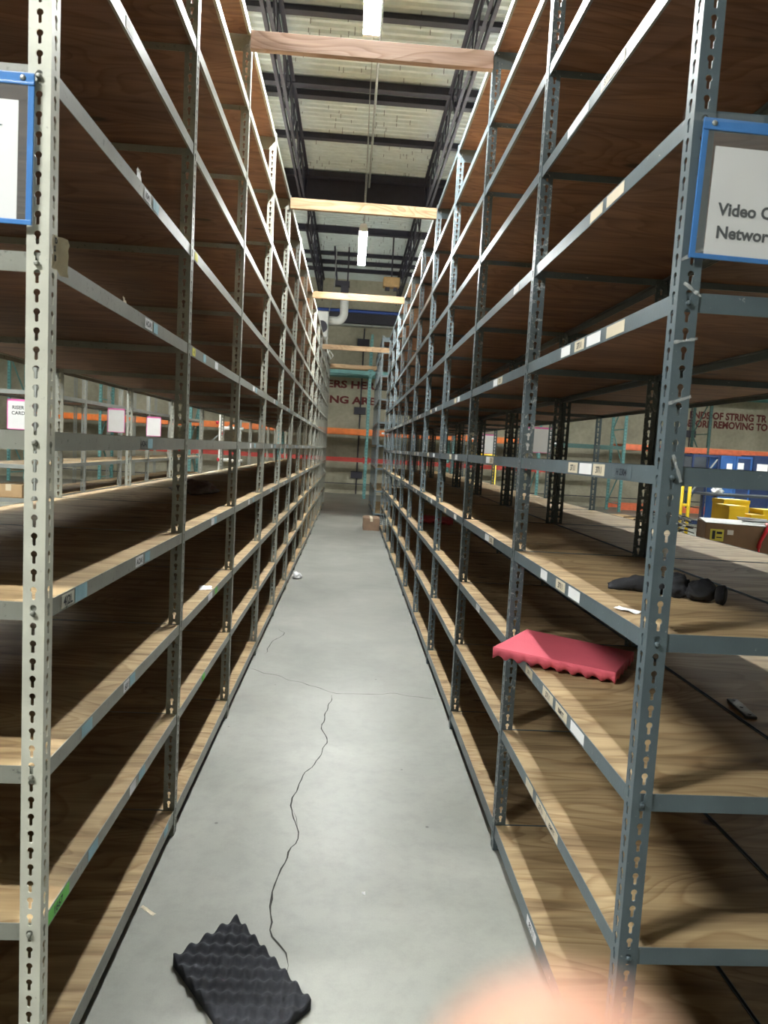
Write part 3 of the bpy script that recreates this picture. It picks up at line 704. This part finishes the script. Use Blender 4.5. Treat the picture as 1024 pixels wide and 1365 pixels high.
# ------------------------------------------------------------------ pallet racks along the back wall
def pallet_rack():
    t=thing('pallet_rack','teal pallet rack with orange beams along the concrete back wall','pallet rack',(0,22.1,0))
    xs=[.52+2.74*k for k in range(-4,6)]; D=1.1; Ht=5.1
    for i,x in enumerate(xs):
        mat=M['teal_dark'] if i in (8,) else M['teal']
        f=MB()
        for y in (0,D):
            f.box((x-.04,y-.035,0),(x+.04,y-.032,Ht)); f.box((x-.04,y-.032,0),(x-.036,y+.035,Ht)); f.box((x+.036,y-.032,0),(x+.04,y+.035,Ht)); f.box((x-.07,y-.06,0),(x+.07,y+.06,.008))
            for k in range(int(Ht/.10)):
                f.box((x-.022,y-.0365,.05+k*.1),(x-.010,y-.0345,.09+k*.1),1); f.box((x+.010,y-.0365,.05+k*.1),(x+.022,y-.0345,.09+k*.1),1)
        k=0; z=.25
        while z+1.2<Ht:
            f.bar((x,.03,z),(x,D-.03,z),.03,.03); f.bar((x,.03,z+.03 if k%2 else z+1.17),(x,D-.03,z+1.17 if k%2 else z+.03),.03,.03); z+=1.2; k+=1
        f.bar((x,.03,z),(x,D-.03,z),.03,.03)
        f.build('upright_frame',[mat,M['truss']],t)
    for i in range(len(xs)-1):
        a,b=xs[i]+.042,xs[i+1]-.042
        lv=[(1.20,'red'),(2.08,'orange' if i<6 else 'coral')]
        if i in (6,): lv=[(1.2,'red'),(2.05,'teal_dark')]
        if i>=7: lv=[(.16,'coral'),(2.10,'coral')]
        lv.append((3.92,'teal'))
        for z,c_ in lv:
            for y in (0,D):
                mb=MB(); hh=.085 if c_ in('orange','coral') else .06; mb.box((a,y-.03,z-hh),(b,y+.03,z+hh)); mb.box((a-.002,y-.034,z-.10),(a+.045,y-.03,z+.10)); mb.box((b-.045,y-.034,z-.10),(b+.002,y-.03,z+.10)); mb.build('rack_beam',M[c_],t)
            if z in (2.08,2.10,3.92):
                mb=MB()
                mb.box((a+.01,-.03,z+.086),(b-.01,D+.03,z+.105))
                mb.build('deck_boards',M['carton_tan'],t)
        if i in (4,5,6):
            mb=MB(); mb.box((a+.4,-.034,2.085-.03),(a+.62,-.0315,2.085+.03)); mb.build('beam_label',M['paper'],t)
pallet_rack()
# conduits and boxes on the back wall
def wall_conduit(x,zs,top,label):
    t=thing('wall_conduit',label,'conduit',(x,Y1,0))
    mb=MB(); mb.tube([(0,-.03,0),(.02,-.03,top)],.022,8); mb.build('conduit_pipe',M['truss'],t)
    for z in zs:
        mb=MB(); mb.bbox((-.20,-.10,z-.12),(.20,-.002,z+.12),.012); mb.tube([(-.12,-.10,z),(-.12,-.115,z)],.035,12); mb.tube([(.1,-.10,z),(.1,-.115,z)],.035,12); mb.build('junction_box',M['truss'],t)
wall_conduit(.27,(.66,2.85,5.14),5.62,'dark vertical conduit with three outlet boxes on the back wall at the aisle end')
wall_conduit(11.85,(2.72,),5.62,'dark conduit with one outlet box on the back wall under the maroon lettering')
# air duct and heater near the end of the left row
t=thing('heater_duct','white elbowed duct pipe joining a white heater unit high above the aisle end','duct',(-.36,20.0,5.0))
mb=MB(); P=[(0,0,.78),(0,0,.40)]
for k in range(9):
    a=k*PI/2/8; P.append((-.20+.20*math.cos(a),0,.30-.22*math.sin(a)))
P+=[(-.42,0,.08)]
mb.tube(P,.115,16)
for zz_ in (.52,.70): mb.tube([(0,0,zz_),(0,0,zz_+.02)],.122,16)
mb.build('duct_pipe',M['duct_white'],t,True)
mb=MB(); mb.bbox((-.95,-.28,-.42),(-.42,.28,.28),.03); mb.build('heater_body',M['duct_white'],t)
mb=MB(); mb.tube([(-.60,-.285,-.15),(-.60,-.29,-.15)],.17,20); mb.build('fan_grille',M['truss'],t)
mb=MB(); mb.tube([(-.45,-.1,-.42),(-.40,-.12,-.8),(-.30,-.12,-1.0),(-.24,-.1,-.9),(-.34,-.1,-.75),(-.5,-.12,-.95),(-.55,-.1,-1.2)],.02,8); mb.build('cable_loop',M['duct_white'],t,True)
mb=MB(); mb.tube([(-.42,-.05,.28),(-.30,-.05,1.0),(-.28,-.05,2.0)],.012,6); mb.build('support_wire',M['galv'],t)
mb=MB(); mb.box((-.28,-.1,1.02),(.12,.1,1.16)); mb.bar((-.24,0,1.16),(-.34,0,2.1),.05,.05); mb.box((-.12,-.09,.80),(.10,.09,1.02)); mb.bar((.06,0,1.16),(.06,0,2.1),.04,.04); mb.build('hanger_bracket',M['truss'],t)
mb=MB(); mb.tube([(-6,23.4,6.02),(6,23.4,6.02)],.05,10); tag(mb.build('blue_pipe',M['bluepipe']),'blue pipe running across high before the back wall','pipe')
t=thing('hanging_box','tan box hanging from the roof above the far right shelving','box',(.87,19.0,5.85)); mb=MB(); mb.bbox((-.22,-.15,0),(.22,.15,.26),.05); mb.build('box_body',M['tan_box'],t); mb=MB(); mb.tube([(0,0,.26),(0,0,1.3)],.02,8); mb.build('drop_rod',M['truss'],t); mb=MB(); mb.box((-.16,-.08,-.07),(-.04,.08,0)); mb.box((.06,-.08,-.07),(.16,.08,0)); mb.build('bracket',M['truss'],t)

# ------------------------------------------------------------------ right hand background
def cabinet(label,x0,x1,y,h,mat,panel,lab=None,open_=False):
    t=thing('storage_cabinet',label,'cabinet',(x0,y,0),0,'blue storage cabinets'); w_=x1-x0; d=.6
    f=MB()
    for x in (0,w_-.045):
        for yy in (0,d-.045): f.box((x,yy,0),(x+.045,yy+.045,h))
    for z in ((.12,.9,h-.05)): 
        f.box((.045,0,z),(w_-.045,.045,z+.05)); f.box((.045,d-.045,z),(w_-.045,d,z+.05)); f.box((0,.045,z),(.045,d-.045,z+.05)); f.box((w_-.045,.045,z),(w_,d-.045,z+.05))
    f.build('frame',M[mat],t)
    if not open_:
        p=MB(); p.box((.045,.012,.17),(w_-.045,.03,.9)); p.box((.045,.012,.95),(w_-.045,.03,h-.05)); p.box((.012,.045,.17),(.03,d-.045,h-.05)); p.box((w_-.03,.045,.17),(w_-.012,d-.045,h-.05)); p.box((.045,.03,.5),(w_-.045,d-.05,.52)); p.box((.0,0,h),(w_,d,h+.01)); p.build('panel',M[panel],t)
    else:
        p=MB(); p.box((.045,d-.03,h*.5),(w_-.045,d-.02,h-.05)); p.build('panel',M[panel],t)
        b=MB(); b.bar((.05,.02,.95),(w_-.05,.02,h-.1),.03,.03); b.build('brace',M['galv'],t)
    if lab:
        l=MB(); x,z,a,b_=lab; l.box((x,-.002,z),(x+a,.012,z+b_)); l.box((.05,-.002,z-.12),(w_-.05,.011,z-.08)); l.build('label_card',M['paper'],t)
cabinet('open navy frame cart at the left of the blue cabinets',8.68,9.38,17.4,1.90,'navy','dark_steel',None,True)
cabinet('bright blue tall cabinet with a white label, first right of the open navy frame',9.42,9.80,17.4,1.90,'blue','blue',(.16,1.55,.14,.16))
cabinet('darker blue tall cabinet with a torn white label, second right of the open navy frame',9.82,10.24,17.4,1.90,'blue','navy',(.04,1.58,.16,.16))
cabinet('navy tall cabinet with a large speckled white label at the frame edge',10.27,10.76,17.4,1.94,'navy','navy',(.10,1.42,.28,.32))
t=thing('work_table','dark work table with crossed legs before the blue cabinets','table',(7.75,14.6,0)); mb=MB(); mb.bbox((0,0,.98),(2.6,.75,1.03),.008); mb.build('table_top',M['dark_steel'],t)
for x in (.12,2.44):
    for y in (.08,.66):
        mb=MB(); mb.box((x,y-.02,0),(x+.04,y+.02,.98)); mb.build('leg',M['dark_steel'],t)
mb=MB(); mb.bar((.14,.08,.05),(.75,.08,.95),.035,.035); mb.bar((.14,.06,.5),(2.46,.06,.5),.03,.03); mb.build('brace',M['dark_steel'],t)
mb=MB(); lump(mb,(8.05,14.9,1.09),(.10,.10,.09),2.,.7,14,flat=1.031); tag(mb.build('rag',M['paper'],None,True),'white crumpled rag on the dark work table','rag')

t=thing('packing_table','packing table carrying the brown carton and yellow boxes behind the right shelving','table',(1.95,4.0,0)); mb=MB(); mb.bbox((0,0,.93),(2.2,1.85,.97),.006); mb.build('table_top',M['carton_tan'],t)
for x in (.03,2.12):
    for y in (.03,1.67):
        mb=MB(); mb.box((x,y,0),(x+.05,y+.05,.93)); mb.build('leg',M['galv'],t)
t=carton('cardboard_box','dark brown carton with a yellow label and red ribbon behind the right shelving',(2.30,4.36,.97),(3.05,4.72,1.225),'carton',False); t.rotation_euler=(0,0,-.33)
fp=MB()
for k in range(9):
    a=random.uniform(0,.6); fp.add([(a-.02,.02+k*.035,.258+.004*k),(a+.16,.0+k*.035,.262+.003*k),(a+.17,.04+k*.035,.268),(a+.0,.05+k*.035,.266)],[(0,1,2,3)])
fp.add([(0,0,.2575),(.75,0,.2575),(.75,.3,.266),(0,.3,.266)],[(0,1,2,3)])
fo=fp.build('paper_flaps',M['paper'],t); s_=fo.modifiers.new('thickness','SOLIDIFY'); s_.thickness=.003
mb=MB(); mb.box((.03,-.0015,.145),(.11,0,.22)); mb.box((.042,-.0022,.155),(.060,-.0014,.21),1); mb.box((.068,-.0022,.165),(.10,-.0014,.172),1); mb.box((.068,-.0022,.19),(.10,-.0014,.205),1); mb.build('yellow_label',[M['label_yellow'],M['ink']],t)
mb=MB(); mb.box((.13,-.0015,.19),(.165,0,.22)); mb.build('white_label',M['paper'],t)
mb=MB(); mb.tube([(.37,.10,.268),(.36,-.004,.262),(.345,-.006,.22),(.32,-.006,.16),(.315,-.008,.12)],[.010,.012,.012,.011,.013],8); mb.tube([(.315,-.006,.12),(.325,-.006,.05)],.006,6); mb.build('red_ribbon',M['ribbon'],t,True)
for i,(x0,x1,y0,y1,z1,lb) in enumerate([(2.86,2.985,5.10,5.30,1.305,'leftmost tall yellow box behind the brown carton'),(2.99,3.20,5.42,5.60,1.335,'wide yellow box standing farthest back behind the brown carton'),(3.02,3.13,5.08,5.25,1.245,'low yellow box in the middle of the yellow group'),(3.135,3.30,5.12,5.3,1.285,'yellow box rightmost in the group at the frame edge')]):
    t=thing('yellow_box',lb,'box',(x0,y0,.97),0,'yellow boxes on the packing table'); mb=MB(); mb.bbox((0,0,0),(x1-x0,y1-y0,z1-.97-.012),.004); mb.build('box_body',M['yellow'],t); mb=MB(); mb.bbox((-.003,-.003,z1-.97-.03),(x1-x0+.003,y1-y0+.003,z1-.97),.003); mb.build('box_lid',M['yellow'],t)
mb=MB(); rnd=random.Random(4)
for k in range(130):
    x,y=rnd.uniform(2.22,2.46),rnd.uniform(4.78,5.25); a=rnd.uniform(.4,2.7); l=rnd.uniform(.05,.12); z=.985+.235*math.sqrt(rnd.random())
    xm=2.30+.36*(y-l-4.36)-.02; x=min(x,xm-.03)
    mb.tube([(max(2.1,x-math.cos(a)*l),y-math.sin(a)*l,z),(x,y,z+rnd.uniform(.0,.02)),(min(xm,x+math.cos(a)*l),y+math.sin(a)*l,z-.005)],.0045,6,k%3==0)
tag(mb.build('cable_pile',[M['cable'],M['galv']],None,True),'tangled heap of dark and silver cables beside the brown carton','cables',None,'stuff')
carton('cardboard_box','flat tan carton on the floor beyond the right rear shelves',(6.55,17.6,0),(7.55,18.6,.19),'carton_tan')
def yellow_rail(label,x,y,w_,h):
    t=thing('guard_rail',label,'rail',(x,y,0),0,'yellow guard rails')
    for xx in (0,w_):
        mb=MB(); mb.tube([(xx,0,0),(xx,0,h)],.035,10); mb.build('rail_post',M['yellow'],t,True)
    mb=MB(); mb.tube([(0,0,h),(w_,0,h)],.035,10); mb.tube([(0,0,h*.6),(w_,0,h*.6)],.03,10); mb.build('top_rail',M['yellow'],t,True)
yellow_rail('yellow pipe guard rail far beyond the right row, under the signs',2.50,14.0,.42,1.58)
yellow_rail('yellow pipe guard rail beside the open navy frame cart',6.92,14.2,.16,1.30)

# ------------------------------------------------------------------ left hand background
t=thing('pipe_stand','white pipe stand with red joints seen through the left row','stand',(-2.19,11.4,0))
for x in (.11,):
    mb=MB(); mb.tube([(x,0,0),(x,0,2.02)],.028,12); mb.build('pole',M['white_paint'],t,True)
for z in (1.27,1.78):
    mb=MB(); mb.tube([(.08,0,z),(.47,0,z)],.028,10); mb.build('cross_pipe',M['white_paint'],t,True)
mb=MB(); mb.bar((-.10,0,1.5),(.46,0,2.02),.018,.018); mb.build('brace',M['galv'],t)
for x,z in ((.09,1.27),(.06,1.86),(.15,1.70)):
    mb=MB(); lump(mb,(x,-.03,z),(.025,.025,.03),1.,.1,8); mb.build('red_joint',M['ribbon'],t,True)
mb=MB(); mb.box((.40,-.02,0),(.44,.02,1.98)); mb.build('rear_pole',M['galv'],t)
carton('cardboard_box','small brown carton on a shelf left of the cream end post',(-3.30,6.72,.92+.018),(-3.05,7.1,1.06),'carton_tan')

# ------------------------------------------------------------------ the photographer's hand, a fingertip in front of the lens
def hand():
    # skeleton in camera space (metres): x right, y up, z forward
    V=[];E=[];R=[]
    def add(p,r,par=None):
        V.append(camspace(p[0]+.0004,p[1]+.0145,p[2])); R.append(r); 
        if par is not None: E.append((par,len(V)-1))
        return len(V)-1
    w0=add((.050,-.235,.075),.026); 
    p0=add((.038,-.195,.070),.030,w0); p1=add((.030,-.160,.066),.032,p0)
    # index points up into the picture, the others curl towards the palm
    k=add((.014,-.128,.058),.0125,p1); a=add((.010,-.086,.050),.0098,k); b=add((.0092,-.060,.044),.0088,a); add((.0086,-.0462,.0345),.0084,b); add((.0083,-.0410,.0310),.0072,len(V)-1)
    for (x,l) in ((.034,1.0),(.053,.95),(.070,.78)):
        k=add((x,-.128-.006*(x>.06),.062),.0115,p1); a=add((x+.003,-.098-.01*(1-l),.072+.012*l),.0092,k); b=add((x+.004,-.104,.098*l+.006),.0084,a); add((x+.003,-.122,.106*l),.0074,b)
    k=add((.006,-.178,.074),.0150,p0); a=add((-.012,-.150,.086),.0108,k); add((-.016,-.122,.096),.0088,a)
    me=bpy.data.meshes.new('hand'); me.from_pydata([tuple(v) for v in V],E,[]); me.materials.append(M['skin'])
    o=link('hand',me); sk=o.modifiers.new('skin','SKIN'); sub=o.modifiers.new('smooth','SUBSURF'); sub.levels=2; sub.render_levels=2
    for i,v in enumerate(me.skin_vertices[0].data): v.radius=(R[i],R[i]); v.use_root=(i==1)
    for p in me.polygons: p.use_smooth=True
    sk.use_smooth_shade=True
    tag(o,'blurred fingertip of a hand held before the lens at the bottom edge','hand')
    return o
hand()

# ------------------------------------------------------------------ light and look
wd=bpy.data.worlds.new('world'); SC.world=wd; wd.use_nodes=True
wd.node_tree.nodes['Background'].inputs[0].default_value=(.6,.65,.7,1); wd.node_tree.nodes['Background'].inputs[1].default_value=.02
SC.view_settings.view_transform='Standard'; SC.view_settings.look='None'; SC.view_settings.exposure=2.15; SC.view_settings.gamma=1.0
SC.view_settings.use_curve_mapping=False
SC.cycles.use_denoising=True
SC.cycles.max_bounces=10; SC.cycles.diffuse_bounces=6; SC.cycles.glossy_bounces=3; SC.cycles.transparent_max_bounces=12
SC.cycles.sample_clamp_indirect=6.0; SC.cycles.caustics_reflective=False; SC.cycles.caustics_refractive=False
